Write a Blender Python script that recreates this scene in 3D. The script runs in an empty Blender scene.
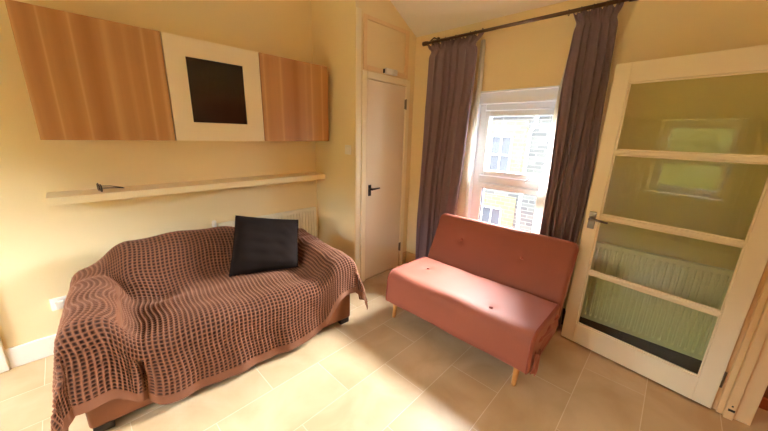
import bpy, bmesh, math, random
import numpy as np
from mathutils import Vector, Matrix

PI = math.pi
random.seed(7)
SC = bpy.context.scene
COL = SC.collection

# ------------------------------------------------------------------ camera
YAW, PITCH, ROLL, FPX = math.radians(43.6033), math.radians(14.9997), math.radians(1.6130), 303.393
_f = Vector((math.cos(YAW)*math.cos(PITCH), math.sin(YAW)*math.cos(PITCH), -math.sin(PITCH)))
_r = Vector((math.sin(YAW), -math.cos(YAW), 0))
_u = _r.cross(_f)
_r2 = _r*math.cos(ROLL) + _u*math.sin(ROLL)
_u2 = -_r*math.sin(ROLL) + _u*math.cos(ROLL)
cd = bpy.data.cameras.new('camera')
cd.sensor_width = 36.0
cd.sensor_fit = 'HORIZONTAL'
cd.lens = FPX*36/768
cd.clip_start = 0.02
cam = bpy.data.objects.new('camera', cd)
COL.objects.link(cam)
M = Matrix((_r2, _u2, -_f)).transposed().to_4x4()
M.translation = Vector((0, 0, 1.5))
cam.matrix_world = M
SC.camera = cam

# ------------------------------------------------------------------ world, light, exposure
SC.view_settings.view_transform = 'Standard'
SC.view_settings.look = 'None'
SC.view_settings.gamma = 1.0
SC.view_settings.exposure = 1.42
SC.view_settings.use_curve_mapping = False
w = bpy.data.worlds.new('sky')
SC.world = w
w.use_nodes = True
nt = w.node_tree
bgn = nt.nodes['Background']
bgn.inputs[0].default_value = (0.86, 0.94, 1.0, 1)
# the open garden side of the sky is brighter than the side over the street
_tc = nt.nodes.new('ShaderNodeTexCoord'); _sx = nt.nodes.new('ShaderNodeSeparateXYZ'); _mr = nt.nodes.new('ShaderNodeMapRange')
_mr.inputs[1].default_value = -0.5; _mr.inputs[2].default_value = 0.5; _mr.inputs[3].default_value = 24.0; _mr.inputs[4].default_value = 9.5
nt.links.new(_tc.outputs['Generated'], _sx.inputs[0]); nt.links.new(_sx.outputs[0], _mr.inputs[0]); nt.links.new(_mr.outputs[0], bgn.inputs[1])
SC.cycles.max_bounces = 12
SC.cycles.diffuse_bounces = 8
SC.cycles.glossy_bounces = 5
SC.cycles.transmission_bounces = 6
SC.cycles.transparent_max_bounces = 12
SC.cycles.caustics_reflective = False
SC.cycles.caustics_refractive = False
SC.cycles.use_denoising = True
SC.cycles.sample_clamp_indirect = 5.0

def portal(name, loc, sx, sy, rot):
    l = bpy.data.lights.new(name, 'AREA'); l.shape = 'RECTANGLE'; l.size = sx; l.size_y = sy
    l.cycles.is_portal = True
    o = bpy.data.objects.new(name, l); COL.objects.link(o); o.location = loc; o.rotation_euler = rot
    return o
# daylight portals in the two window openings (they only guide sampling of the sky)
portal('window_daylight', (2.86, 1.00, 1.20), 1.36, 0.86, (0, math.radians(90), 0))
portal('window_daylight', (-1.66, 1.02, 1.27), 1.12, 0.88, (0, math.radians(-90), 0))

portal('window_daylight', (-1.66, 2.34, 0.96), 1.78, 0.70, (0, math.radians(-90), 0))  # portal of the added fill window
# high soft sun on the street side, hazy sky behind it
sl = bpy.data.lights.new('hazy_sun', 'SUN'); sl.energy = 62.0; sl.angle = math.radians(54)
sl.color = (0.88, 0.95, 1.0)
so = bpy.data.objects.new('hazy_sun', sl); COL.objects.link(so)
so.rotation_euler = Vector((1, -0.20, 0.66)).to_track_quat('Z', 'Y').to_euler()

# ------------------------------------------------------------------ materials
def lin(c):
    return tuple((v/12.92 if v <= 0.04045 else ((v+0.055)/1.055)**2.4) for v in [x/255 for x in c])

def mat(name, rgb, rough=0.6, spec=0.5, metal=0.0, sheen=0.0, noise=0.0, nscale=30, bump=0.0, bscale=200, coat=0.0, sheen_tint=None):
    m = bpy.data.materials.new(name); m.use_nodes = True
    n = m.node_tree; b = n.nodes['Principled BSDF']
    c = lin(rgb)
    b.inputs['Base Color'].default_value = (*c, 1)
    b.inputs['Roughness'].default_value = rough
    b.inputs['Specular IOR Level'].default_value = spec
    b.inputs['Metallic'].default_value = metal
    if sheen:
        b.inputs['Sheen Weight'].default_value = sheen
        b.inputs['Sheen Roughness'].default_value = 0.35
        if sheen_tint: b.inputs['Sheen Tint'].default_value = (*lin(sheen_tint), 1)
    if coat: b.inputs['Coat Weight'].default_value = coat
    tc = n.nodes.new('ShaderNodeTexCoord')
    if noise:
        t = n.nodes.new('ShaderNodeTexNoise'); t.inputs['Scale'].default_value = nscale; t.inputs['Detail'].default_value = 4
        n.links.new(tc.outputs['Object'], t.inputs['Vector'])
        mx = n.nodes.new('ShaderNodeMix'); mx.data_type = 'RGBA'
        mx.inputs[6].default_value = (*[v*(1-noise) for v in c], 1)
        mx.inputs[7].default_value = (*[min(1, v*(1+noise)) for v in c], 1)
        n.links.new(t.outputs['Fac'], mx.inputs[0]); n.links.new(mx.outputs[2], b.inputs['Base Color'])
    if bump:
        t2 = n.nodes.new('ShaderNodeTexNoise'); t2.inputs['Scale'].default_value = bscale; t2.inputs['Detail'].default_value = 3
        n.links.new(tc.outputs['Object'], t2.inputs['Vector'])
        bp = n.nodes.new('ShaderNodeBump'); bp.inputs['Strength'].default_value = bump; bp.inputs['Distance'].default_value = 0.004
        n.links.new(t2.outputs['Fac'], bp.inputs['Height']); n.links.new(bp.outputs[0], b.inputs['Normal'])
    return m

MT = {}
MT['wall'] = mat('cream wall paint', (242, 223, 180), 0.75, 0.3, noise=0.025, nscale=3, bump=0.15, bscale=60)
MT['ceiling'] = mat('white ceiling paint', (246, 242, 232), 0.8, 0.3, bump=0.2, bscale=40)
MT['gloss'] = mat('cream gloss paint', (248, 236, 208), 0.35, 0.5, noise=0.02, nscale=6)
MT['doorp'] = mat('off white door paint', (240, 226, 204), 0.4, 0.5, noise=0.02, nscale=5)
MT['skirt'] = mat('white skirting paint', (246, 242, 232), 0.4, 0.5)
MT['upvc'] = mat('white window plastic', (240, 246, 254), 0.3, 0.5)
MT['gasket'] = mat('dark window gasket', (70, 75, 85), 0.6)
MT['rad'] = mat('white radiator enamel', (240, 234, 212), 0.35, 0.5)
MT['black'] = mat('black metal', (26, 22, 20), 0.35, 0.5)
MT['chrome'] = mat('satin nickel', (128, 116, 104), 0.3, 0.5, metal=1.0)
MT['bronze'] = mat('dark bronze rod metal', (104, 84, 72), 0.3, 0.5, metal=0.9)
MT['pink'] = mat('salmon pink velvet', (146, 80, 62), 0.62, 0.35, sheen=0.45, noise=0.10, nscale=5, bump=0.12, bscale=150, sheen_tint=(255, 190, 175))
MT['pinkdk'] = mat('salmon velvet piping', (146, 74, 62), 0.7, 0.3, sheen=0.3, sheen_tint=(255, 190, 175))
MT['oakleg'] = mat('pale turned wood', (212, 148, 82), 0.45, 0.4, noise=0.1, nscale=20)
MT['brownleather'] = mat('tan brown sofa cover', (128, 78, 50), 0.6, 0.35, noise=0.1, nscale=12, bump=0.1)
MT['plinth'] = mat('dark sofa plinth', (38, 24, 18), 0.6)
MT['cushion'] = mat('black cushion fabric', (30, 22, 19), 0.95, 0.08, sheen=0.0, noise=0.15, nscale=30, bump=0.3, bscale=400, sheen_tint=(120, 90, 80))
MT['curtain'] = mat('mauve brown curtain fabric', (134, 112, 120), 0.7, 0.3, sheen=0.25, noise=0.05, nscale=8, bump=0.15, bscale=300)
MT['lining'] = mat('white curtain lining', (240, 236, 228), 0.8, 0.2)
def translucent(m, w):
    n = m.node_tree; b = n.nodes['Principled BSDF']; out = n.nodes['Material Output']
    t = n.nodes.new('ShaderNodeBsdfTranslucent'); t.inputs[0].default_value = b.inputs['Base Color'].default_value
    x = n.nodes.new('ShaderNodeMixShader'); x.inputs[0].default_value = w
    n.links.new(b.outputs[0], x.inputs[1]); n.links.new(t.outputs[0], x.inputs[2]); n.links.new(x.outputs[0], out.inputs[0])
translucent(MT['lining'], 0.55)
MT['whiteplastic'] = mat('white plastic', (240, 236, 228), 0.35)
MT['shelf'] = mat('cream laminate', (244, 226, 184), 0.4, 0.5)
MT['whitepanel'] = mat('white cabinet laminate', (246, 232, 204), 0.35, 0.5)
MT['pipe'] = mat('white rainwater pipe', (245, 245, 245), 0.5)
MT['trimwood'] = mat('cream frame paint', (238, 208, 160), 0.4, 0.5, noise=0.02, nscale=6)
MT['hallwood'] = mat('orange brown skirting wood', (176, 92, 44), 0.5, 0.4, noise=0.1, nscale=10)
MT['hallwall'] = mat('brown hall wall', (140, 84, 46), 0.8)

def glass(name, tint, base=0.04, rough=0.0):
    m = bpy.data.materials.new(name); m.use_nodes = True; n = m.node_tree
    n.nodes.remove(n.nodes['Principled BSDF']); out = n.nodes['Material Output']
    t = n.nodes.new('ShaderNodeBsdfTransparent'); t.inputs[0].default_value = (*tint, 1)
    g = n.nodes.new('ShaderNodeBsdfGlossy'); g.inputs['Roughness'].default_value = rough
    g.inputs[0].default_value = (1, 1, 1, 1)
    f = n.nodes.new('ShaderNodeFresnel'); f.inputs[0].default_value = 1.5
    mu = n.nodes.new('ShaderNodeMath'); mu.operation = 'MULTIPLY'; mu.inputs[1].default_value = base
    n.links.new(f.outputs[0], mu.inputs[0])
    mx = n.nodes.new('ShaderNodeMixShader')
    n.links.new(mu.outputs[0], mx.inputs[0]); n.links.new(t.outputs[0], mx.inputs[1]); n.links.new(g.outputs[0], mx.inputs[2])
    n.links.new(mx.outputs[0], out.inputs[0])
    return m
MT['glass'] = glass('window glass', (0.97, 0.98, 0.98), 1.0)
MT['doorglass'] = glass('greenish door glass', (0.80, 0.86, 0.63), 1.6)

def mat_floor():
    m = bpy.data.materials.new('beige stone effect floor tiles'); m.use_nodes = True; n = m.node_tree; b = n.nodes['Principled BSDF']
    L = n.links.new
    tc = n.nodes.new('ShaderNodeTexCoord')
    mp = n.nodes.new('ShaderNodeMapping'); mp.vector_type = 'POINT'
    TW, TH = 0.633, 0.3235
    # a tile row boundary at y = 0.84, a joint at x = 0.955 in the row above it
    mp.inputs['Location'].default_value = (-0.955+10*TW, -0.84+10*TH, 0)
    L(tc.outputs['Object'], mp.inputs['Vector'])
    br = n.nodes.new('ShaderNodeTexBrick')
    br.offset = 0.5; br.offset_frequency = 2
    br.inputs['Scale'].default_value = 1.0
    br.inputs['Brick Width'].default_value = TW; br.inputs['Row Height'].default_value = TH
    br.inputs['Mortar Size'].default_value = 0.0022; br.inputs['Mortar Smooth'].default_value = 0.3
    br.inputs['Color1'].default_value = (*lin((206, 180, 146)), 1)
    br.inputs['Color2'].default_value = (*lin((196, 169, 132)), 1)
    br.inputs['Mortar'].default_value = (*lin((222, 206, 180)), 1)
    L(mp.outputs[0], br.inputs['Vector'])
    ns = n.nodes.new('ShaderNodeTexNoise'); ns.inputs['Scale'].default_value = 3.2; ns.inputs['Detail'].default_value = 5; ns.inputs['Distortion'].default_value = 0.6
    L(tc.outputs['Object'], ns.inputs['Vector'])
    cr = n.nodes.new('ShaderNodeValToRGB')
    cr.color_ramp.elements[0].position = 0.3; cr.color_ramp.elements[0].color = (0.80, 0.74, 0.66, 1)
    cr.color_ramp.elements[1].position = 0.65; cr.color_ramp.elements[1].color = (1, 1, 1, 1)
    L(ns.outputs['Fac'], cr.inputs[0])
    mx = n.nodes.new('ShaderNodeMix'); mx.data_type = 'RGBA'; mx.blend_type = 'MULTIPLY'; mx.inputs[0].default_value = 1
    L(br.outputs['Color'], mx.inputs[6]); L(cr.outputs[0], mx.inputs[7]); L(mx.outputs[2], b.inputs['Base Color'])
    b.inputs['Roughness'].default_value = 0.42
    bp = n.nodes.new('ShaderNodeBump'); bp.inputs['Strength'].default_value = 0.3; bp.inputs['Distance'].default_value = 0.002; bp.invert = True
    L(br.outputs['Fac'], bp.inputs['Height']); L(bp.outputs[0], b.inputs['Normal'])
    return m
MT['floor'] = mat_floor()

def mat_oak():
    m = bpy.data.materials.new('oak veneer in vertical strips'); m.use_nodes = True; n = m.node_tree; b = n.nodes['Principled BSDF']
    L = n.links.new
    tc = n.nodes.new('ShaderNodeTexCoord')
    sp = n.nodes.new('ShaderNodeSeparateXYZ'); L(tc.outputs['Object'], sp.inputs[0])
    # strips of uneven width with pale lines where two strips meet
    wn = n.nodes.new('ShaderNodeTexNoise'); wn.noise_dimensions = '1D'; wn.inputs['Scale'].default_value = 5.0; wn.inputs['Detail'].default_value = 1.2
    oi = n.nodes.new('ShaderNodeObjectInfo')
    ad = n.nodes.new('ShaderNodeMath'); ad.operation = 'MULTIPLY_ADD'; ad.inputs[1].default_value = 7.0
    L(oi.outputs['Random'], ad.inputs[0]); L(sp.outputs[0], ad.inputs[2])
    L(ad.outputs[0], wn.inputs['W'])
    cr = n.nodes.new('ShaderNodeValToRGB')
    e = cr.color_ramp.elements
    e[0].position = 0.30; e[0].color = (*lin((162, 104, 54)), 1)
    e[1].position = 0.75; e[1].color = (*lin((174, 120, 68)), 1)
    for p_, c_ in ((0.42, (178, 124, 74)), (0.50, (186, 134, 84)), (0.54, (204, 158, 108)), (0.575, (190, 138, 86))):
        x = cr.color_ramp.elements.new(p_); x.color = (*lin(c_), 1)
    L(wn.outputs['Fac'], cr.inputs[0])
    mp = n.nodes.new('ShaderNodeMapping'); mp.inputs['Scale'].default_value = (60, 60, 3)
    L(tc.outputs['Object'], mp.inputs[0])
    g = n.nodes.new('ShaderNodeTexNoise'); g.inputs['Scale'].default_value = 1; g.inputs['Detail'].default_value = 3
    L(mp.outputs[0], g.inputs['Vector'])
    mr = n.nodes.new('ShaderNodeMapRange'); mr.inputs[3].default_value = 0.90; mr.inputs[4].default_value = 1.08
    L(g.outputs['Fac'], mr.inputs[0])
    mx = n.nodes.new('ShaderNodeMix'); mx.data_type = 'RGBA'; mx.blend_type = 'MULTIPLY'; mx.inputs[0].default_value = 1
    L(cr.outputs[0], mx.inputs[6]); L(mr.outputs[0], mx.inputs[7]); L(mx.outputs[2], b.inputs['Base Color'])
    b.inputs['Roughness'].default_value = 0.4
    return m
MT['oak'] = mat_oak()

def mat_brick(name, c1, c2, mo, bw=0.3, rh=0.1):
    m = bpy.data.materials.new(name); m.use_nodes = True; n = m.node_tree; b = n.nodes['Principled BSDF']
    L = n.links.new
    tc = n.nodes.new('ShaderNodeTexCoord')
    sp = n.nodes.new('ShaderNodeSeparateXYZ'); L(tc.outputs['Object'], sp.inputs[0])
    cb = n.nodes.new('ShaderNodeCombineXYZ'); L(sp.outputs[1], cb.inputs[0]); L(sp.outputs[2], cb.inputs[1])
    br = n.nodes.new('ShaderNodeTexBrick'); br.inputs['Scale'].default_value = 1
    br.inputs['Brick Width'].default_value = bw; br.inputs['Row Height'].default_value = rh; br.inputs['Mortar Size'].default_value = 0.008
    br.inputs['Color1'].default_value = (*lin(c1), 1); br.inputs['Color2'].default_value = (*lin(c2), 1); br.inputs['Mortar'].default_value = (*lin(mo), 1)
    L(cb.outputs[0], br.inputs['Vector']); L(br.outputs['Color'], b.inputs['Base Color'])
    b.inputs['Roughness'].default_value = 0.9
    return m
MT['stone'] = mat_brick('grey street stone', (104, 103, 101), (80, 80, 82), (122, 121, 118), 0.32, 0.085)
MT['yellowbrick'] = mat_brick('yellow brick dressings', (146, 130, 92), (128, 112, 76), (136, 128, 108), 0.22, 0.09)
MT['streetglass'] = mat('street window glass', (84, 88, 98), 0.1, 0.6)

def mat_throw():
    m = bpy.data.materials.new('brown waffle throw'); m.use_nodes = True; n = m.node_tree; b = n.nodes['Principled BSDF']
    L = n.links.new
    at = n.nodes.new('ShaderNodeAttribute'); at.attribute_name = 'ridge'
    cr = n.nodes.new('ShaderNodeValToRGB')
    e = cr.color_ramp.elements
    e[0].position = 0.12; e[0].color = (*lin((58, 33, 23)), 1)
    e[1].position = 0.85; e[1].color = (*lin((124, 79, 56)), 1)
    L(at.outputs['Fac'], cr.inputs[0]); L(cr.outputs[0], b.inputs['Base Color'])
    b.inputs['Roughness'].default_value = 0.85
    b.inputs['Specular IOR Level'].default_value = 0.2
    b.inputs['Sheen Weight'].default_value = 0.25
    b.inputs['Sheen Tint'].default_value = (*lin((255, 205, 180)), 1)
    return m
MT['throw'] = mat_throw()
MT['leaf'] = mat('green leaves', (112, 122, 72), 0.6, 0.3, noise=0.5, nscale=5)
MT['grass'] = mat('grass', (120, 126, 84), 0.9, 0.2, noise=0.3, nscale=2)
MT['pave'] = mat('street paving', (110, 108, 106), 0.9, 0.2, noise=0.2, nscale=1)
MT['darkglass'] = mat('dark reddish brown glass panel', (30, 16, 12), 0.16, 0.5)
MT['bulb'] = mat('frosted fairy bulb', (245, 240, 225), 0.3)
MT['lens'] = mat('dark lens plastic', (30, 16, 12), 0.12, 0.6)

# ------------------------------------------------------------------ helpers
def obj(name, bm, m, parent=None, smooth=None, bevel=0.0, seg=2, subsurf=0):
    me = bpy.data.meshes.new(name)
    bmesh.ops.recalc_face_normals(bm, faces=bm.faces)
    bm.to_mesh(me); bm.free()
    ms = m if isinstance(m, (list, tuple)) else [m]
    for q in ms: me.materials.append(q)
    o = bpy.data.objects.new(name, me); COL.objects.link(o)
    if parent: o.parent = parent
    if bevel:
        bv = o.modifiers.new('bevel', 'BEVEL'); bv.width = bevel; bv.segments = seg; bv.limit_method = 'ANGLE'; bv.angle_limit = math.radians(40)
    if subsurf:
        s = o.modifiers.new('sub', 'SUBSURF'); s.levels = subsurf; s.render_levels = subsurf
    if smooth is None: smooth = bool(bevel or subsurf)
    if smooth:
        me.polygons.foreach_set('use_smooth', [True]*len(me.polygons))
        if bevel and not subsurf:
            wn = o.modifiers.new('wn', 'WEIGHTED_NORMAL'); wn.keep_sharp = False
    return o

def box(bm, x0, x1, y0, y1, z0, z1, rot=None, piv=None):
    vs = [bm.verts.new((x, y, z)) for x in (x0, x1) for y in (y0, y1) for z in (z0, z1)]
    for f in ((0,1,3,2), (4,6,7,5), (0,4,5,1), (2,3,7,6), (0,2,6,4), (1,5,7,3)):
        bm.faces.new([vs[i] for i in f])
    if rot is not None:
        p = Vector(piv) if piv is not None else Vector((0, 0, 0))
        for v in vs: v.co = rot @ (v.co-p) + p
    return vs

def boxes(*a):
    bm = bmesh.new()
    for q in a: box(bm, *q)
    return bm

def thing(name, label, cat, loc=(0, 0, 0), rotz=0, group=None):
    o = bpy.data.objects.new(name, None); COL.objects.link(o)
    o.location = loc; o.rotation_euler = (0, 0, rotz); o.empty_display_size = 0.1
    o['label'] = label; o['category'] = cat
    if group: o['group'] = group
    return o

def tag(o, label, cat, group=None, kind=None):
    o['label'] = label; o['category'] = cat
    if group: o['group'] = group
    if kind: o['kind'] = kind
    return o

def struct(name, bm, m, parent=None, **k):
    o = obj(name, bm, m, parent, **k)
    if parent is None: o['kind'] = 'structure'
    return o

def tube(bm, pts, r, n=10, caps=True, closed=False):
    """tube along points; r is a number or a list"""
    pts = [Vector(p) for p in pts]; rings = []
    N = len(pts)
    up = None
    for i, p in enumerate(pts):
        a = pts[(i-1) % N] if (i > 0 or closed) else p
        c = pts[(i+1) % N] if (i < N-1 or closed) else p
        d = (c-a).normalized()
        if up is None:
            up = Vector((0, 0, 1)) if abs(d.z) < 0.9 else Vector((1, 0, 0))
        s = d.cross(up).normalized(); up = s.cross(d).normalized()
        rr = r[i] if isinstance(r, (list, tuple)) else r
        rings.append([bm.verts.new(p + (s*math.cos(2*PI*k/n) + up*math.sin(2*PI*k/n))*rr) for k in range(n)])
    R_ = range(N if closed else N-1)
    for i in R_:
        A, B = rings[i], rings[(i+1) % N]
        for k in range(n):
            bm.faces.new((A[k], A[(k+1) % n], B[(k+1) % n], B[k]))
    if caps and not closed:
        bm.faces.new(rings[0][::-1]); bm.faces.new(rings[-1])

def lathe(bm, prof, n=20, org=(0, 0, 0), axis='z'):
    o = Vector(org); rings = []
    for r, z in prof:
        ring = []
        for k in range(n):
            c, s = math.cos(2*PI*k/n)*r, math.sin(2*PI*k/n)*r
            v = {'z': (c, s, z), 'x': (z, c, s), 'y': (s, z, c)}[axis]
            ring.append(bm.verts.new(o+Vector(v)))
        rings.append(ring)
    for A, B in zip(rings, rings[1:]):
        for k in range(n): bm.faces.new((A[k], A[(k+1) % n], B[(k+1) % n], B[k]))
    if prof[0][0] > 1e-6: bm.faces.new(rings[0][::-1])
    if prof[-1][0] > 1e-6: bm.faces.new(rings[-1])
    bmesh.ops.remove_doubles(bm, verts=bm.verts, dist=1e-6)

def grid_obj(name, P, m, parent=None, attr=None, closed=False):
    """P: numpy array (a, b, 3)"""
    a, b = P.shape[:2]
    idx = np.arange(a*b).reshape(a, b)
    q = np.stack([idx[:-1, :-1], idx[1:, :-1], idx[1:, 1:], idx[:-1, 1:]], -1).reshape(-1, 4)
    me = bpy.data.meshes.new(name)
    me.vertices.add(a*b); me.vertices.foreach_set('co', P.reshape(-1).astype(np.float32))
    me.loops.add(q.size); me.loops.foreach_set('vertex_index', q.reshape(-1).astype(np.int32))
    me.polygons.add(len(q)); me.polygons.foreach_set('loop_start', np.arange(0, q.size, 4).astype(np.int32))
    me.polygons.foreach_set('loop_total', np.full(len(q), 4, dtype=np.int32))
    me.update(calc_edges=True); me.validate()
    me.polygons.foreach_set('use_smooth', np.ones(len(q), dtype=bool))
    if attr is not None:
        at = me.attributes.new('ridge', 'FLOAT', 'POINT'); at.data.foreach_set('value', attr.reshape(-1).astype(np.float32))
    me.materials.append(m)
    o = bpy.data.objects.new(name, me); COL.objects.link(o)
    if parent: o.parent = parent
    return o

def wall_with_hole(axis, c0, c1, a0, a1, z0, z1, h):
    """a slab across one axis with one rectangular hole h = (a0, a1, z0, z1); axis 'x' = slab of constant x"""
    bm = bmesh.new()
    A = sorted({a0, h[0], h[1], a1}); Z = sorted({z0, h[2], h[3], z1})
    for i in range(len(A)-1):
        for j in range(len(Z)-1):
            am, zm = (A[i]+A[i+1])/2, (Z[j]+Z[j+1])/2
            if h[0] < am < h[1] and h[2] < zm < h[3]: continue
            if axis == 'x': box(bm, c0, c1, A[i], A[i+1], Z[j], Z[j+1])
            else: box(bm, A[i], A[i+1], c0, c1, Z[j], Z[j+1])
    bmesh.ops.remove_doubles(bm, verts=bm.verts, dist=1e-5)
    # drop the doubled inner faces
    seen = {}
    for f in list(bm.faces):
        k = tuple(sorted(v.index for v in f.verts)) if False else tuple(sorted(tuple(round(q, 4) for q in v.co) for v in f.verts))
        seen.setdefault(k, []).append(f)
    dead = [f for v in seen.values() if len(v) > 1 for f in v]
    bmesh.ops.delete(bm, geom=dead, context='FACES')
    return bm

MT['darkstone'] = mat('dark blocker stone', (92, 88, 84), 0.9, 0.2, noise=0.2, nscale=4)  # kept dark so the added unseen slabs bounce little sun
# ------------------------------------------------------------------ room shell
XC, YB, YA, XR, XL, YD = 2.67, 2.16, 2.80, 1.86, -1.50, -0.44
WY0, WY1, WZ0, WZ1 = 0.56, 1.44, 0.52, 1.89
ZC = 3.25
struct('floor', boxes((XL-0.3, XC+0.3, -2.2, YA+0.3, -0.1, 0.0)), MT['floor'])
struct('wall_back', boxes((XL, XR, YA, YA+0.15, 0, ZC)), MT['wall'])
struct('wall_return', boxes((XR, XR+0.06, YB, YA, 0, ZC)), MT['wall'])
struct('wall_cupboard', wall_with_hole('y', YB, YB+0.10, XR+0.0605, XC, 0, ZC, (1.975, 2.535, -0.01, 1.985)), MT['wall'])
struct('wall_window', wall_with_hole('x', XC, XC+0.30, -2.2, YB+0.75, 0, ZC, (WY0, WY1, WZ0, WZ1)), MT['wall'])
LY0, LY1, LZ0, LZ1 = 0.57, 1.47, 0.70, 1.84
struct('wall_left', wall_with_hole('x', XL-0.30, XL, -2.2, 1.75, 0, ZC, (LY0, LY1, LZ0, LZ1)), MT['wall'])
GY0, GY1, GZ0, GZ1 = 1.98, 2.70, 0.06, 1.86  # opening for the added fill window
struct('wall_side', wall_with_hole('x', XL-0.30, XL, 1.75, YA, 0, ZC, (GY0, GY1, GZ0, GZ1)), MT['wall'])
struct('wall_front', wall_with_hole('y', YD-0.125, YD, XL, XC, 0, ZC, (1.52, 2.385, -0.01, 2.02)), MT['wall'])
struct('wall_closet', boxes((XR, XC+0.3, YA, YA+0.15, 0, ZC)), MT['wall'])
struct('wall_hall', boxes((XL, XC, -2.2, -2.05, 0, ZC), (2.62, 2.66, -2.05, YD-0.13, 0, ZC)), MT['hallwall'])
# sloping ceiling: from the eave above the window up into the room, then flat
bm = bmesh.new()
prof = [(XC+0.02, 2.44), (XC+0.02, 2.56), (1.2, 3.34), (XL-0.3, 3.34), (XL-0.3, 3.22), (1.2, 3.22)]
for yy in (-2.2, YA+0.15):
    pass
va = [bm.verts.new((x, -2.2, z)) for x, z in prof]; vb = [bm.verts.new((x, YA+0.15, z)) for x, z in prof]
bm.faces.new(va); bm.faces.new(vb[::-1])
for i in range(6): bm.faces.new((va[i], vb[i], vb[(i+1) % 6], va[(i+1) % 6]))
struct('ceiling', bm, MT['ceiling'])

# unseen slabs added to keep garden sky and sun bounce off the street
struct('wall_blocker_upper', boxes((XL-0.3, XC+0.3, -12, 14, 3.36, 8.0)), MT['darkstone'])
struct('wall_blocker_sides', boxes((XC+0.02, XC+0.3, -12, -2.21, -2.2, 3.36), (XC+0.02, XC+0.3, YA+0.16, 14, -2.2, 3.36), (XC+0.02, XC+0.3, -2.21, YA+0.16, -2.2, -0.105)), MT['darkstone'])
struct('wall_blocker_outer', wall_with_hole('x', XC+0.301, XC+0.33, -2.21, YA+0.16, -0.105, 3.36, (WY0-0.02, WY1+0.02, WZ0-0.02, WZ1+0.02)), MT['darkstone'])
# skirting boards
def skirt(name, x0, x1, y0, y1, h=0.145, m='skirt'):
    o = struct(name, boxes((x0, x1, y0, y1, 0, h)), MT[m], bevel=0.006)
    return o
skirt('baseboard_back', -0.46, XR, YA-0.018, YA, 0.14)
skirt('baseboard_return', XR-0.018, XR, YB, YA-0.018, 0.10, 'gloss')
skirt('baseboard_window', XC-0.018, XC, 0.5, YB, 0.15, 'trimwood')
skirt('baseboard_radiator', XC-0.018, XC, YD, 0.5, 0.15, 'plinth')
skirt('baseboard_cupboard', 2.60, XC-0.018, YB-0.018, YB, 0.15, 'trimwood')
struct('baseboard_hall', boxes((2.60, 2.62, -2.05, YD-0.13, 0, 0.07)), MT['hallwood'], bevel=0.004)
# white door frame at the far left end of the back wall
struct('trim_1', boxes((-0.54, -0.46, YA-0.03, YA, 0, 2.05), (-1.40, -1.32, YA-0.03, YA, 0, 2.05), (-1.40, -0.46, YA-0.03, YA, 2.05, 2.13)), MT['skirt'], bevel=0.008)
struct('door_1', boxes((-1.32, -0.54, YA-0.012, YA-0.001, 0.005, 2.05)), MT['skirt'], bevel=0.004)

# cupboard door frame: side architraves carry on up to the panel over the door
def arch(name, parts, m='gloss', bevel=0.008):
    return struct(name, boxes(*parts), MT[m], bevel=bevel)
arch('trim_2', [(1.925, 1.985, YB-0.022, YB-0.0005, 0, 2.035), (2.525, 2.585, YB-0.022, YB-0.0005, 0, 2.035), (1.985, 2.525, YB-0.022, YB-0.0005, 1.975, 2.035)])
arch('trim_3', [(1.865, 1.92, YB-0.010, YB-0.0005, 0, 2.50)], 'gloss', 0.004)
# panel over the door
arch('trim_4', [(1.945, 1.985, YB-0.016, YB-0.0005, 2.045, 2.475), (2.50, 2.545, YB-0.016, YB-0.0005, 2.045, 2.475), (1.985, 2.50, YB-0.016, YB-0.0005, 2.44, 2.475), (1.985, 2.50, YB-0.016, YB-0.0005, 2.045, 2.085)], 'trimwood', 0.005)

# cupboard door (closed)
d2 = struct('door_2', boxes((1.992, 2.522, YB-0.012, YB+0.028, 0.008, 1.970)), MT['doorp'], bevel=0.003)
h = struct('door_handle', boxes((2.018, 2.055, YB-0.020, YB-0.012, 0.905, 1.015)), MT['black'], d2, bevel=0.004)
bm = bmesh.new(); lathe(bm, [(0.011, 0), (0.011, 0.035)], 14, (2.036, YB-0.054, 0.975), 'y')
tube(bm, [(2.036, YB-0.05, 0.975), (2.08, YB-0.056, 0.977), (2.135, YB-0.055, 0.978)], [0.010, 0.008, 0.007], 10)
struct('lever', bm, MT['black'], h, smooth=True)
for zz in (1.80, 0.25):
    bm = boxes((2.512, 2.532, YB-0.024, YB-0.012, zz-0.045, zz+0.045)); tube(bm, [(2.523, YB-0.026, zz-0.05), (2.523, YB-0.026, zz+0.05)], 0.006, 8)
    struct('hinge', bm, MT['chrome'], d2)

# doorway lining at the right, with the stop bead and its outer edge
jx = 2.385
struct('trim_5', boxes((jx-0.012, jx+0.02, YD-0.022, YD+0.004, 0, 2.02), (jx-0.035, jx+0.02, YD-0.060, YD-0.022, 0, 2.02), (jx-0.010, jx+0.02, YD-0.128, YD-0.060, 0, 2.02)), MT['trimwood'], bevel=0.005)
struct('trim_6', boxes((jx+0.005, jx+0.085, YD+0.0005, YD+0.022, 0, 2.09), (1.46, 1.53, YD+0.0005, YD+0.022, 0, 2.09), (1.53, jx+0.005, YD+0.0005, YD+0.022, 2.02, 2.09)), MT['trimwood'], bevel=0.006)
struct('trim_7', boxes((1.52, 1.545, YD-0.128, YD, 0, 2.02), (1.545, jx-0.035, YD-0.128, YD, 1.995, 2.02)), MT['trimwood'], bevel=0.004)

hl = bpy.data.lights.new('hall_fill', 'POINT'); hl.energy = 12; hl.color = (1, 0.75, 0.5); hl.shadow_soft_size = 0.1  # added warm fill without a fixture, brightens the hall
ho = bpy.data.objects.new('hall_fill', hl); COL.objects.link(ho); ho.location = (2.0, -1.5, 2.2)
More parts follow.
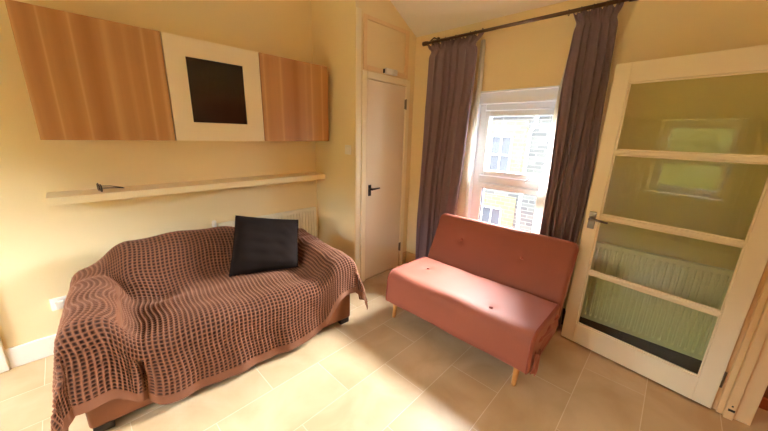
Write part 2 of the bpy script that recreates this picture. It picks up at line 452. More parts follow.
# ------------------------------------------------------------------ street window
def sash_window(name, xf, sgn, y0, y1, z0, z1, zt):
    """uPVC casement in a wall of constant x; sgn +1 = outside is +x"""
    fr = bmesh.new()
    a, b = (xf, xf+0.07*sgn) if sgn > 0 else (xf+0.07*sgn, xf)
    t = 0.055
    box(fr, a, b, y0, y0+t, z0, z1); box(fr, a, b, y1-t, y1, z0, z1)
    box(fr, a, b, y0+t, y1-t, z0, z0+t); box(fr, a, b, y0+t, y1-t, z1-t, z1)
    box(fr, a, b, y0+t, y1-t, zt-0.035, zt+0.035)
    w = struct(name, fr, MT['upvc'], bevel=0.006)
    for (p, q) in ((z0+t, zt-0.035), (zt+0.035, z1-t)):
        s = bmesh.new(); c, d = (a-0.012, b-0.02) if sgn > 0 else (a+0.02, b+0.012)
        k = 0.045; Y0, Y1 = y0+t+0.004, y1-t-0.004; P, Q = p+0.004, q-0.004
        box(s, c, d, Y0, Y0+k, P, Q); box(s, c, d, Y1-k, Y1, P, Q); box(s, c, d, Y0+k, Y1-k, P, P+k); box(s, c, d, Y0+k, Y1-k, Q-k, Q)
        so_ = struct('window_sash', s, MT['upvc'], w, bevel=0.005)
        g = bmesh.new(); mid = (c+d)/2
        e = 0.004
        for (u0, u1, v0, v1) in ((Y0+k, Y0+k+e, P+k, Q-k), (Y1-k-e, Y1-k, P+k, Q-k), (Y0+k, Y1-k, P+k, P+k+e), (Y0+k, Y1-k, Q-k-e, Q-k)):
            box(g, mid-0.012, mid+0.012, u0, u1, v0, v1)
        struct('window_gasket', g, MT['gasket'], so_)
        g = bmesh.new(); v = [g.verts.new((mid, yy, zz)) for yy, zz in ((Y0+k, P+k), (Y1-k, P+k), (Y1-k, Q-k), (Y0+k, Q-k))]; g.faces.new(v)
        struct('window_pane', g, MT['glass'], so_)
    return w
win1 = sash_window('window_1', XC+0.10, 1, WY0+0.005, WY1-0.005, WZ0+0.02, WZ1-0.10, 1.11)
# white reveal lining, head board and sill
struct('window_reveal', boxes((XC-0.002, XC+0.10, WY1-0.012, WY1, WZ0, WZ1), (XC-0.002, XC+0.10, WY0, WY0+0.012, WZ0, WZ1), (XC-0.002, XC+0.06, WY0+0.012, WY1-0.012, WZ1-0.012, WZ1), (XC+0.045, XC+0.12, WY0+0.012, WY1-0.012, WZ1-0.10, WZ1)), MT['upvc'], win1, bevel=0.003)
struct('window_sill', boxes((XC-0.03, XC+0.10, WY0-0.02, WY1+0.02, WZ0-0.02, WZ0+0.018)), MT['upvc'], win1, bevel=0.005)
# small stay handle on the transom
bm = bmesh.new(); tube(bm, [(XC+0.07, 0.93, 1.13), (XC+0.05, 0.93, 1.135), (XC+0.045, 0.87, 1.19)], 0.007, 8)
struct('window_handle', bm, MT['upvc'], win1, smooth=True)

win2 = sash_window('window_2', XL-0.10, -1, LY0+0.005, LY1-0.005, LZ0+0.02, LZ1-0.02, 1.27)
struct('window_sill', boxes((XL-0.10, XL+0.04, LY0-0.02, LY1+0.02, LZ0-0.02, LZ0+0.018)), MT['upvc'], win2, bevel=0.005)

win_fill = sash_window('window_fill', XL-0.10, -1, GY0+0.005, GY1-0.005, GZ0+0.005, GZ1-0.02, 0.62)  # unseen window added to let fill light into the left corner
# ------------------------------------------------------------------ outside: street side
FX = 7.0
struct('ground_street', boxes((XC+0.3, FX+1.5, -9, 13, -2.3, -2.2)), MT['pave'])
b_ = thing('terraced_house', 'stone house across the street with yellow brick dressings, seen through the window', 'building', (FX, 0, -2.2))
def hp(name, bxs, m, **k):
    bm = bmesh.new()
    for q in bxs: box(bm, q[0]-FX, q[1]-FX, q[2], q[3], q[4]+2.2, q[5]+2.2)
    return obj(name, bm, MT[m], b_, **k)
hp('facade', [(FX, FX+0.3, -6, 10, -2.2, 1.95)], 'stone')
hp('roof', [(FX-0.04, FX+0.3, -6, 10, 1.95, 2.08)], 'upvc')
WINS = [(2.76, 3.27, 0.68, 1.55), (2.80, 3.32, -1.35, -0.12)]
WINS += [(0.1, 0.62, 0.68, 1.55), (0.1, 0.62, -1.35, -0.12)]
WINS += [(5.4, 5.9, 0.68, 1.55), (5.4, 5.9, -1.35, -0.12)]
for (y0, y1, z0, z1) in WINS:
    hp('brick_surround', [(FX-0.03, FX, y0-0.28, y0, z0-0.1, z1+0.30), (FX-0.03, FX, y1, y1+0.25, z0-0.1, z1+0.30), (FX-0.03, FX, y0, y1, z1, z1+0.30)], 'yellowbrick')
    k = 0.035; ym = (y0+y1)/2; zm = (z0+z1)/2
    fr = hp('house_window', [(FX-0.04, FX-0.005, y0, y0+k, z0, z1), (FX-0.04, FX-0.005, y1-k, y1, z0, z1), (FX-0.04, FX-0.005, y0, y1, z0, z0+k), (FX-0.04, FX-0.005, y0, y1, z1-k, z1), (FX-0.04, FX-0.005, ym-0.012, ym+0.012, z0, z1), (FX-0.04, FX-0.005, y0, y1, zm-0.015, zm+0.015)], 'upvc')
    g = bmesh.new(); box(g, -0.015, -0.002, y0+k, y1-k, z0+k+2.2, z1-k+2.2)
    obj('pane', g, MT['streetglass'], fr)
bm = bmesh.new(); tube(bm, [(-0.10, 2.30, 4.20), (-0.10, 2.30, 3.98), (-0.08, 2.40, 3.84), (-0.08, 2.40, 2.2), (-0.08, 2.26, 0.0)], 0.035, 8)
obj('drain_pipe', bm, MT['pipe'], b_, smooth=True)

# garden side
struct('ground_garden', boxes((-12, XL-0.3, -9, 12, -1.0, -0.9)), MT['grass'])
def hedge():
    rng = np.random.default_rng(4)
    ny, nz = 90, 40
    Q = np.zeros((ny, nz, 3))
    def surf(y, z):
        b = 0.18*math.sin(y*1.7)+0.12*math.sin(y*4.1+z*2)+0.10*math.sin(z*5.3+y*2.2)
        return b
    for i in range(ny):
        y = -5+12*i/(ny-1)
        top = 2.6+0.25*math.sin(y*1.3)+0.12*math.sin(y*4.7)
        for j in range(nz):
            a = PI*j/(nz-1); c, s_ = math.cos(a), math.sin(a)
            zz = -0.9+(top+0.9)*max(0, s_)**0.45
            xx = -6.2-0.8*math.copysign(abs(c)**0.6, -c)*-1*-1
            Q[i, j] = (xx+surf(y, zz)*0.6, y, zz)
    bm = bmesh.new()
    vs = [[bm.verts.new(Q[i, j]) for j in range(nz)] for i in range(ny)]
    for i in range(ny-1):
        for j in range(nz-1): bm.faces.new((vs[i][j], vs[i+1][j], vs[i+1][j+1], vs[i][j+1]))
    for k in range(9000):
        i, j = rng.integers(0, ny), rng.integers(0, nz)
        p = Vector(Q[i, j])+Vector((rng.uniform(-.12, .12), rng.uniform(-.12, .12), rng.uniform(-.12, .12)))
        e = Matrix.Rotation(rng.uniform(0, 6.28), 3, 'Z') @ Matrix.Rotation(rng.uniform(-1.2, 1.2), 3, 'X')
        a = 0.08*rng.uniform(0.6, 1.4)
        bm.faces.new([bm.verts.new(p+e@Vector(q)) for q in ((-a*.5, 0, 0), (0, -a, 0.02), (a*.5, 0, 0), (0, a, 0.02))])
    o = obj('hedge', bm, MT['leaf'])
    tag(o, 'green garden hedge mirrored in the glass of the open door', 'hedge')
hedge()

# ------------------------------------------------------------------ wall cabinets, shelf
def cabinet(name, label, x0, x1, doorm, inset=None):
    cy = (YA+2.49)/2
    t = thing(name, label, 'cabinet', ((x0+x1)/2, 2.645, 1.42), 0, None)
    W = (x1-x0)/2
    obj('carcass', boxes((-W+0.001, W-0.001, -0.135, 0.154, 0.0, 0.66)), MT['whitepanel' if inset else 'oak'], t, bevel=0.002)
    dz0, dz1 = 0.0, 0.66
    if inset:
        i0, i1, z0, z1 = inset[0]-(x0+x1)/2, inset[1]-(x0+x1)/2, inset[2]-1.42, inset[3]-1.42
        d = obj('door', boxes((-W+0.002, i0, -0.157, -0.137, dz0, dz1), (i1, W-0.002, -0.157, -0.137, dz0, dz1), (i0, i1, -0.157, -0.137, dz0, z0), (i0, i1, -0.157, -0.137, z1, dz1)), MT[doorm], t)
        obj('glass_panel', boxes((i0, i1, -0.150, -0.138, z0, z1)), MT['darkglass'], d)
    else:
        obj('door', boxes((-W+0.002, W-0.002, -0.157, -0.137, dz0, dz1)), MT[doorm], t, bevel=0.0015)
    return t
cabinet('wall_cabinet', 'oak veneer wall cabinet at the left end of the row of three', -0.075, 0.545, 'oak')
cabinet('wall_cabinet', 'white wall cabinet with a dark square glass panel between two oak ones', 0.547, 1.168, 'whitepanel', (0.667, 1.038, 1.545, 1.962))
cabinet('wall_cabinet', 'oak veneer wall cabinet at the right end of the row, nearest the narrow door', 1.170, 1.812, 'oak')

o = obj('floating_shelf', boxes((-0.115, 1.815, 2.570, YA-0.001, 1.045, 1.092)), MT['shelf'], bevel=0.002)
tag(o, 'long cream floating shelf on the wall above the brown sofa', 'shelf')

# folded sunglasses on the shelf
t = thing('sunglasses', 'small folded dark sunglasses lying on the cream shelf', 'sunglasses', (0.17, 2.68, 1.0965), math.radians(8))
bm = bmesh.new()
for k in (-1, 1):
    lathe(bm, [(0.0, -0.002), (0.022, -0.002), (0.024, 0.0), (0.022, 0.002), (0.0, 0.002)], 16, (-0.045, k*0.03, 0.019), 'x')
obj('lens', bm, MT['lens'], t, smooth=True)
bm = bmesh.new()
tube(bm, [(-0.045, -0.03+0.024*math.cos(a), 0.0255+0.024*math.sin(a)-0.0065) for a in np.linspace(0, 2*PI, 18)[:-1]], 0.0028, 6, closed=True)
tube(bm, [(-0.045, 0.03+0.024*math.cos(a), 0.019+0.024*math.sin(a)) for a in np.linspace(0, 2*PI, 18)[:-1]], 0.0028, 6, closed=True)
tube(bm, [(-0.045, -0.008, 0.024), (-0.048, 0, 0.028), (-0.045, 0.008, 0.024)], 0.0025, 6)
obj('frame', bm, MT['black'], t, smooth=True)
for k in (-1, 1):
    bm = bmesh.new(); tube(bm, [(-0.043, k*0.052, 0.022), (0.02, k*0.046, 0.016), (0.075, k*0.012, 0.004)], [0.0032, 0.003, 0.0036], 6)
    obj('arm', bm, MT['black'], t, smooth=True)

# ------------------------------------------------------------------ switch, socket, sensor
t = thing('light_switch', 'square white light switch on the cream wall left of the narrow door', 'light switch', (XR, 2.255, 1.35))
obj('plate', boxes((-0.010, -0.0005, -0.043, 0.043, -0.043, 0.043)), MT['whiteplastic'], t, bevel=0.004)
obj('rocker', boxes((-0.015, -0.010, -0.013, 0.013, -0.020, 0.020)), MT['whiteplastic'], t, bevel=0.003)
t = thing('wall_socket', 'white plug socket low on the wall behind the left arm of the brown sofa', 'socket', (-0.185, YA, 0.35))
obj('plate', boxes((-0.043, 0.043, -0.010, -0.0005, -0.043, 0.043)), MT['whiteplastic'], t, bevel=0.004)
obj('plug', boxes((-0.022, 0.022, -0.040, -0.010, -0.024, 0.022)), MT['whiteplastic'], t, bevel=0.006)
t = thing('door_sensor', 'small white sensor box on the frame above the narrow door', 'sensor', (2.27, YB-0.016, 2.065))
obj('housing', boxes((-0.075, 0.085, -0.032, -0.0005, -0.022, 0.028)), MT['whiteplastic'], t, bevel=0.006)
bm = bmesh.new(); lathe(bm, [(0.022, -0.046), (0.022, -0.032)], 16, (0.035, 0, 0.004), 'y'); obj('dial', bm, MT['whiteplastic'], t, smooth=False, bevel=0.002)
obj('terminal', boxes((-0.087, -0.080, -0.020, -0.0005, -0.018, 0.018)), MT['black'], t, bevel=0.002)

# ------------------------------------------------------------------ radiators
def radiator(label, L, H, loc, rotz, valve_side):
    """front faces local -y; origin at bottom centre against the wall"""
    t = thing('radiator', label, 'radiator', loc, rotz)
    # corrugated front: vertical pressed channels
    n = int(L/0.0333); bm = bmesh.new()
    prof = []
    for i in range(n+1):
        x = -L/2 + L*i/n
        if 0 < i < n:
            prof += [(x-0.0085, -0.055), (x-0.0045, -0.043), (x+0.0045, -0.043), (x+0.0085, -0.055)]
        else:
            prof += [(x, -0.055)]
    rows = [0.0, 0.03, 0.045, H-0.045, H-0.03, H-0.006]
    vs = []
    for j, z in enumerate(rows):
        flat = j in (0, 1, 4, 5)
        vs.append([bm.verts.new((x, -0.055 if flat else y, z)) for x, y in prof])
    back = [[bm.verts.new((x, -0.030, z)) for x, y in prof] for z in (0.0, H-0.006)]
    for a, b in zip(vs, vs[1:]):
        for i in range(len(prof)-1): bm.faces.new((a[i], a[i+1], b[i+1], b[i]))
    for i in range(len(prof)-1):
        bm.faces.new((back[0][i], back[0][i+1], vs[0][i+1], vs[0][i])); bm.faces.new((vs[-1][i], vs[-1][i+1], back[1][i+1], back[1][i]))
        bm.faces.new((back[1][i], back[1][i+1], back[0][i+1], back[0][i]))
    obj('panel', bm, MT['rad'], t)
    obj('top_grille', boxes(*[(-L/2+0.004, L/2-0.004, -0.054+k*0.0125, -0.047+k*0.0125, H-0.008, H) for k in range(3)], (-L/2, L/2, -0.060, -0.054, H-0.018, H), (-L/2, -L/2+0.005, -0.06, -0.018, 0.01, H), (L/2-0.005, L/2, -0.06, -0.018, 0.01, H)), MT['rad'], t, bevel=0.001)
    for bx_ in (-L/2+0.12, L/2-0.15): obj('bracket', boxes((bx_, bx_+0.03, -0.030, -0.001, 0.1, H-0.05)), MT['rad'], t)
    bm = bmesh.new(); s = valve_side
    lathe(bm, [(0.012, 0), (0.012, 0.03), (0.018, 0.032), (0.018, 0.075), (0.012, 0.082), (0, 0.083)], 16, (s*(L/2+0.030), -0.04, 0.04 if H > 0.6 else H-0.05))
    obj('valve', bm, MT['whiteplastic'], t, smooth=True); bm = bmesh.new()
    tube(bm, [(s*(L/2-0.01), -0.04, 0.055), (s*(L/2+0.03), -0.04, 0.055), (s*(L/2+0.03), -0.04, 0.0), (s*(L/2+0.03), -0.04, -loc[2])], 0.0075, 8)
    obj('pipe', bm, MT['whiteplastic'], t, smooth=True)
    return t
radiator('cream panel radiator low on the back wall behind the black cushion', 0.98, 0.58, (1.315, YA, 0.135), 0, -1)
radiator('white panel radiator under the glass, behind the open glazed door', 0.80, 0.62, (XC, 0.03, 0.155), -PI/2, 1)

# ------------------------------------------------------------------ glazed door, open
g0 = Vector((2.471, 0.403, 0)); h0 = Vector((2.356, -0.413, 0))
dd = (h0-g0).normalized(); LW = (h0-g0).length
door = thing('glazed_door', 'cream panelled door with four greenish glass panes standing open at the right', 'door', g0, math.atan2(dd.y, dd.x))
# local x runs from the handle side to the hinge side, local +y points back towards the window wall
# (direction (-0.14,-0.99) turned +90 deg gives (+0.99,-0.14))
T = 0.040
stL, stR = 0.084, 0.082
bars = [(1.428, 0.024), (0.998, 0.024), (0.588, 0.024)]
zt, zb = 1.845, 0.168
obj('stile', boxes((0, stL, 0, T, 0.014, 1.958)), MT['gloss'], door, bevel=0.003)
obj('stile', boxes((LW-stR, LW, 0, T, 0.014, 1.958)), MT['gloss'], door, bevel=0.003)
obj('top_rail', boxes((stL, LW-stR, 0, T, zt, 1.958)), MT['gloss'], door, bevel=0.003)
obj('bottom_rail', boxes((stL, LW-stR, 0, T, 0.014, zb)), MT['gloss'], door, bevel=0.003)
for z, hh in bars:
    obj('glazing_bar', boxes((stL, LW-stR, 0.004, T-0.004, z-hh/2, z+hh/2)), MT['gloss'], door, bevel=0.004)
edges = [zb] + [q for z, hh in sorted(bars) for q in (z-hh/2, z+hh/2)] + [zt]
for k in range(0, 8, 2):
    bm = bmesh.new(); z0, z1 = edges[k], edges[k+1]
    v = [bm.verts.new(q) for q in ((stL, T/2, z0), (LW-stR, T/2, z0), (LW-stR, T/2, z1), (stL, T/2, z1))]; bm.faces.new(v)
    obj('glass_pane', bm, MT['doorglass'], door)
    bm = bmesh.new(); e = 0.010
    for (a, b, c, d) in ((stL, stL+e, z0, z1), (LW-stR-e, LW-stR, z0, z1), (stL+e, LW-stR-e, z0, z0+e), (stL+e, LW-stR-e, z1-e, z1)):
        box(bm, a, b, 0.008, T/2-0.001, c, d)
    obj('glazing_bead', bm, MT['gloss'], door, bevel=0.003)
hd = obj('handle', boxes((0.024, 0.066, -0.007, 0, 0.905, 1.025)), MT['chrome'], door, bevel=0.003)
bm = bmesh.new()
lathe(bm, [(0.013, -0.012), (0.013, -0.006), (0.010, -0.006), (0.010, 0)], 14, (0.045, -0.006, 0.978), 'y')
lathe(bm, [(0.009, -0.045), (0.009, -0.01)], 14, (0.045, -0.006, 0.978), 'y')
tube(bm, [(0.040, -0.050, 0.978), (0.085, -0.052, 0.980), (0.125, -0.050, 0.976), (0.150, -0.046, 0.974)], [0.009, 0.008, 0.007, 0.006], 10)
obj('lever', bm, MT['chrome'], hd, smooth=True)
for zz in (0.22, 1.75):
    bm = bmesh.new(); tube(bm, [(LW+0.004, 0.006, zz-0.05), (LW+0.004, 0.006, zz+0.05)], 0.006, 8)
    obj('hinge', bm, MT['chrome'], door, smooth=True)
# strike plate in the lining, two dark screw slots
o = obj('strike_plate', boxes((jx-0.0375, jx-0.0355, YD-0.056, YD-0.03, 0.055, 0.068), (jx-0.0375, jx-0.0355, YD-0.045, YD-0.038, 0.085, 0.093)), MT['black'])
tag(o, 'dark chipped mark and screw hole low on the cream door lining', 'fixing')

# ------------------------------------------------------------------ curtains
rod = thing('curtain_rod', 'dark bronze curtain rod above the street window', 'curtain rod', (2.548, 1.2, 2.336))
bm = bmesh.new(); tube(bm, [(0, -0.80, 0), (0, 0.745, 0)], 0.0125, 12); obj('pole', bm, MT['bronze'], rod, smooth=True)
for y, s in ((-0.80, -1), (0.745, 1)):
    bm = bmesh.new(); lathe(bm, [(0.0125, -0.02), (0.017, -0.015), (0.019, 0), (0.019, 0.03), (0.014, 0.034), (0, 0.035)] if s > 0 else [(0, -0.035), (0.014, -0.034), (0.019, -0.03), (0.019, 0), (0.017, 0.015), (0.0125, 0.02)], 14, (0, y, 0), 'y')
    obj('finial', bm, MT['bronze'], rod, smooth=True)
for y in (-0.70, 0.69):
    bm = bmesh.new(); tube(bm, [(0.1215, y, 0.05), (0.05, y, 0.05), (0.0, y, 0.014)], 0.006, 8)
    lathe(bm, [(0.02, 0.1145), (0.02, 0.1215)], 14, (0, y, 0.05), 'x')
    obj('bracket', bm, MT['bronze'], rod, smooth=True)
for y in [0.725, 0.66, 0.60, 0.42, 0.235, -0.455, -0.53, -0.60, -0.67, -0.735]:
    bm = bmesh.new(); tube(bm, [(0.018*math.cos(a), y, -0.004+0.018*math.sin(a)) for a in np.linspace(0, 2*PI, 18)[:-1]], 0.0022, 6, closed=True)
    obj('ring', bm, MT['bronze'], rod, smooth=True)

def curtain(name, label, spec, nfold, seed, zt=2.345, zb=0.03, lining=None, x0=2.592, m='curtain', ls=1):
    """spec: list of (z, yL, yR) the extents along the wall at a few heights, yL > yR"""
    rng = np.random.default_rng(seed)
    nz, ny = 130, nfold*22
    zs = zt - (zt-zb)*np.linspace(0, 1, nz)**1.15
    zz = np.array([s[0] for s in spec])[::-1]
    yl = np.interp(zs, zz, np.array([s[1] for s in spec])[::-1]); yr = np.interp(zs, zz, np.array([s[2] for s in spec])[::-1])
    u = np.linspace(0, 1, ny)
    # uneven fold widths
    ed = np.cumsum(np.concatenate([[0], rng.uniform(0.55, 1.5, nfold)])); ed = ed/ed[-1]*nfold
    fold = np.interp(u, np.linspace(0, 1, nfold+1), ed)
    amp = 0.028*(0.55+0.75*rng.random(nfold+2)); ph = rng.uniform(-1.0, 1.0, nfold+2)
    P = np.zeros((nz, ny, 3))
    for i, z in enumerate(zs):
        d = zt-z; k = d/(zt-zb)
        a_ = np.interp(fold, np.arange(nfold+2), amp); p_ = np.interp(fold, np.arange(nfold+2), ph)
        f = 2*PI*fold + p_*(0.3+k*1.8)
        grow = 0.35+0.65*min(1, d/0.5)+0.25*k
        head = math.exp(-(d/0.055)**4)              # ruffle over the gathering tape
        tape = math.exp(-((d-0.075)/0.028)**2)
        x = a_*grow*(np.sin(f)+0.35*np.sin(2*f+1.3+2*k)+0.14*np.sin(3.3*f+4*k))*(1-0.45*tape)
        x = x + head*0.012*np.sin(2*PI*u*nfold*2.6+seed) + tape*0.005*np.sin(2*PI*u*nfold*6)
        x = x + 0.008*np.sin(7*k+4*u+seed)*k
        wid = yr[i]-yl[i]
        shrink = 0.11*tape
        uu = 0.5+(u-0.5)*(1-shrink)
        y = yl[i]+wid*uu + 0.012*np.cos(f)*grow + 0.008*np.sin(10*k+6*u)*min(1, k*4)
        zo = z + head*(0.016*np.sin(2*PI*u*nfold*0.8+0.7+seed)+0.007*np.sin(2*PI*u*nfold*2.6))
        P[i, :, 0] = x; P[i, :, 1] = y-spec[0][1]; P[i, :, 2] = zo
    t = thing(name, label, 'curtain', (x0, spec[0][1], 0), 0, None)
    o = grid_obj('drape', P, MT[m], t)
    s = o.modifiers.new('solid', 'SOLIDIFY'); s.thickness = 0.003; s.offset = 0
    if lining:
        nz2 = 60; zs2 = np.linspace(zt-0.05, zb+0.05, nz2)
        Q = np.zeros((nz2, 14, 3))
        lz = np.array([q[0] for q in lining])[::-1]
        ea = np.interp(zs2, lz, np.array([q[1] for q in lining])[::-1]); eb = np.interp(zs2, lz, np.array([q[2] for q in lining])[::-1])
        for j in range(14):
            v = j/13
            Q[:, j, 0] = 0.036*ls + 0.008*np.sin(v*8+zs2*3); Q[:, j, 1] = ea+(eb-ea)*v - spec[0][1] + 0.004*np.sin(zs2*9+v*5); Q[:, j, 2] = zs2
        l = grid_obj('lining', Q, MT['lining'], t)
        s = l.modifiers.new('solid', 'SOLIDIFY'); s.thickness = 0.002
    return t
curtain('curtain', 'mauve brown curtain hanging at the left side of the street window, by the narrow door',
        [(2.35, 1.955, 1.37), (2.25, 1.93, 1.42), (1.9, 1.93, 1.41), (1.3, 1.95, 1.45), (0.75, 1.955, 1.49), (0.03, 1.96, 1.52)], 6, 3,
        lining=[(2.32, 1.42, 1.385), (1.9, 1.42, 1.375), (1.3, 1.47, 1.39), (0.75, 1.52, 1.38), (0.03, 1.55, 1.38)])
curtain('curtain', 'mauve brown curtain hanging between the street window and the open glazed door',
        [(2.35, 0.735, 0.445), (2.25, 0.70, 0.455), (1.9, 0.705, 0.435), (1.4, 0.705, 0.425), (0.78, 0.69, 0.44), (0.03, 0.69, 0.43)], 5, 8,
        lining=[(2.32, 0.66, 0.71), (1.9, 0.67, 0.750), (1.4, 0.67, 0.765), (0.78, 0.66, 0.785), (0.03, 0.66, 0.79)])
MT['voile'] = mat('pale beige curtain fabric', (214, 200, 168), 0.8, 0.2)
curtain('curtain', 'pale beige curtain to the left of the garden window, mirrored in the door glass', [(2.0, 1.80, 1.50), (0.1, 1.80, 1.52)], 4, 11, zt=1.85, zb=0.1, x0=XL+0.12, m='voile')
curtain('curtain', 'pale beige curtain to the right of the garden window, mirrored in the door glass', [(2.0, 0.52, 0.10), (0.1, 0.50, 0.10)], 4, 12, zt=1.85, zb=0.1, x0=XL+0.12, m='voile')

# ------------------------------------------------------------------ pink sofa bed
ps = thing('sofa_bed', 'salmon pink velvet armless sofa bed under the street window', 'sofa', (0, 0, 0))
Y0, Y1 = 0.385, 1.525
def rounded_slab(prof, y0, y1, r, ny=36, endr=0.02):
    """closed profile (x, z) swept along y with softened ends; returns grid"""
    n = len(prof); c = np.mean(prof, axis=0)
    ys, ins = [], []
    for a in np.linspace(0, PI/2, 6): ys.append(y0+endr*(1-math.sin(a))); ins.append(endr*(1-math.cos(PI/2-a)))
    ys = [y0+endr*(1-math.cos(a)) for a in np.linspace(0, PI/2, 6)]; ins = [endr*(1-math.sin(a)) for a in np.linspace(0, PI/2, 6)]
    mid = list(np.linspace(y0+endr, y1-endr, ny))[1:-1]
    ys = ys + mid + [y1-(q-y0) for q in ys[::-1]]; ins = ins + [0]*len(mid) + ins[::-1]
    pr = np.array(prof)
    # inward normals
    nx = np.roll(pr, -1, 0)-np.roll(pr, 1, 0); nn = np.stack([nx[:, 1], -nx[:, 0]], -1); nn /= np.linalg.norm(nn, axis=1)[:, None]
    if np.sum((pr-c)*nn) < 0: nn = -nn
    return ys, ins, pr, nn
def slab_mesh(prof, y0, y1, endr=0.02, ny=36, warp=None):
    ys, ins, pr, nn = rounded_slab(prof, y0, y1, 0, ny, endr)
    bm = bmesh.new(); rings = []
    for y, i in zip(ys, ins):
        ring = []
        for (x, z), (a, b) in zip(pr, nn):
            p = Vector((x-a*i, y, z-b*i))
            if warp: p = warp(p, Vector((a, 0, b)))
            ring.append(bm.verts.new(p))
        rings.append(ring)
    n = len(pr)
    for A, B in zip(rings, rings[1:]):
        for k in range(n): bm.faces.new((A[k], A[(k+1) % n], B[(k+1) % n], B[k]))
    bm.faces.new(rings[0][::-1]); bm.faces.new(rings[-1])
    return bm
def rprof(pts, rs, seg=7):
    """polygon with rounded corners"""
    out = []; n = len(pts)
    for i in range(n):
        p = Vector(pts[i]); a = (Vector(pts[i-1])-p); b = (Vector(pts[(i+1) % n])-p)
        r = rs[i]; ang = a.angle(b); t = min(r/math.tan(ang/2), a.length*0.48, b.length*0.48)
        p0 = p+a.normalized()*t; p1 = p+b.normalized()*t
        for k in range(seg+1):
            s = k/seg; out.append(tuple((1-s)**2*p0+2*s*(1-s)*p+s*s*p1))
    return out
def densify(pr, d=0.02):
    out = []
    for a, b in zip(pr, pr[1:]+pr[:1]):
        L = math.dist(a, b); k = max(1, int(L/d))
        for i in range(k): out.append((a[0]+(b[0]-a[0])*i/k, a[1]+(b[1]-a[1])*i/k))
    return out
seat_p = densify(rprof([(1.635, 0.165), (1.655, 0.435), (2.16, 0.425), (2.20, 0.20), (1.75, 0.165)], [0.05, 0.085, 0.03, 0.04, 0.02]))
BT = [(1.775, 0.70), (1.96, 1.34)]
def seat_warp(p, n):
    z = p.z
    if n.z > 0.4:
        for (bx, by) in BT:
            d2 = (p.x-bx)**2+(p.y-by)**2
            p = p - Vector((0, 0, 0.014*math.exp(-d2/0.0012)))
        p.z += 0.002*math.sin(p.y*9+p.x*7) + 0.0015*math.sin(p.y*23+p.x*3)
    if n.x < -0.5: p.x += 0.004*math.sin(p.y*11+p.z*9)
    return p
obj('seat', slab_mesh(seat_p, Y0, Y1, 0.022, 70, seat_warp), MT['pink'], ps, smooth=True)
# back cushion, reclined
back_p = densify(rprof([(2.165, 0.27), (2.405, 0.80), (2.485, 0.775), (2.27, 0.25)], [0.04, 0.035, 0.035, 0.03]))
B2 = [(1.255, 0.615), (0.73, 0.605)]
def back_warp(p, n):
    if n.x < -0.5:
        for (by, bz) in B2:
            d2 = (p.y-by)**2+(p.z-bz)**2
            p = p + Vector((0.014, 0, -0.006))*math.exp(-d2/0.0010)
        p.x += 0.003*math.sin(p.y*8+p.z*13)
    # rounded upper corners
    return p
bm = slab_mesh(back_p, Y0+0.008, Y1+0.015, 0.024, 70, back_warp)
for v in bm.verts:
    for ye, s in ((Y0+0.008, 1), (Y1+0.015, -1)):
        d = (v.co.y-ye)*s
        if d < 0.05 and v.co.z > 0.70:
            k = (1-math.sqrt(max(0, 1-((0.05-d)/0.05)**2)))*0.05*(v.co.z-0.70)/0.10
            v.co.z -= k; v.co.x -= k*0.45
obj('backrest', bm, MT['pink'], ps, smooth=True)
# buttons
for (bx, by) in BT:
    bm = bmesh.new(); lathe(bm, [(0.0, -0.004), (0.011, -0.003), (0.0125, 0.001), (0.009, 0.005), (0, 0.0065)], 14, (bx, by, 0.425)); obj('button', bm, MT['pinkdk'], ps, smooth=True)
for (by, bz) in B2:
    bx = 2.165+(bz-0.27)*(0.24/0.53)-0.0 + 0.004
    bm = bmesh.new(); lathe(bm, [(0, -0.0065), (0.009, -0.005), (0.0125, -0.001), (0.011, 0.003), (0.0, 0.004)], 14, (bx, by, bz), 'x'); obj('button', bm, MT['pinkdk'], ps, smooth=True)
# piping round both ends of the seat and back
def pipe_loop(prof, y, r, name, off=0.0):
    bm = bmesh.new(); c = np.mean(prof, axis=0)
    tube(bm, [(x, y, z) for x, z in prof], r, 6, closed=True)
    obj(name, bm, MT['pinkdk'], ps, smooth=True)
pipe_loop(seat_p, Y0+0.016, 0.0045, 'piping'); pipe_loop(seat_p, Y1-0.016, 0.0045, 'piping')
# folded under-mattress layers and the crumpled side flap at the right end
lay_p = densify(rprof([(1.70, 0.205), (1.70, 0.36), (2.12, 0.375), (2.14, 0.25)], [0.05, 0.05, 0.03, 0.03]))
def flap_warp(p, n):
    q = math.sin(p.x*40+p.z*25)*0.008+math.sin(p.z*60)*0.005
    if p.y < Y0+0.05: p.y += q
    return p
obj('side_fold', slab_mesh(lay_p, Y0-0.006, Y0+0.12, 0.02, 6, flap_warp), MT['pinkdk'], ps, smooth=True)
fl = np.zeros((26, 26, 3))
for i in range(26):
    for j in range(26):
        s, t_ = i/25, j/25
        fl[i, j] = (1.675+0.10*s*(1-0.4*t_)+0.006*math.sin(t_*9), Y0-0.012-0.008*math.sin(s*7+t_*5)*t_+0.005*math.cos(s*13), 0.30-0.135*t_-0.02*s+0.012*math.sin(s*8))
o = grid_obj('side_flap', fl, MT['pink'], ps); s = o.modifiers.new('solid', 'SOLIDIFY'); s.thickness = 0.005
# frame and legs
obj('base_frame', boxes((1.78, 2.34, Y0+0.08, Y1-0.08, 0.15, 0.20)), MT['plinth'], ps, bevel=0.01)
for lx, ly in ((1.735, Y0+0.09), (1.735, Y1-0.035), (2.31, Y0+0.09), (2.31, Y1-0.10)):
    bm = bmesh.new(); sx = 0.010 if lx > 2 else -0.010
    tube(bm, [(lx+sx*1.5, ly, 0.0), (lx, ly, 0.09), (lx-sx, ly, 0.185)], [0.0125, 0.018, 0.022], 16)
    obj('leg', bm, MT['oakleg'], ps, smooth=True)

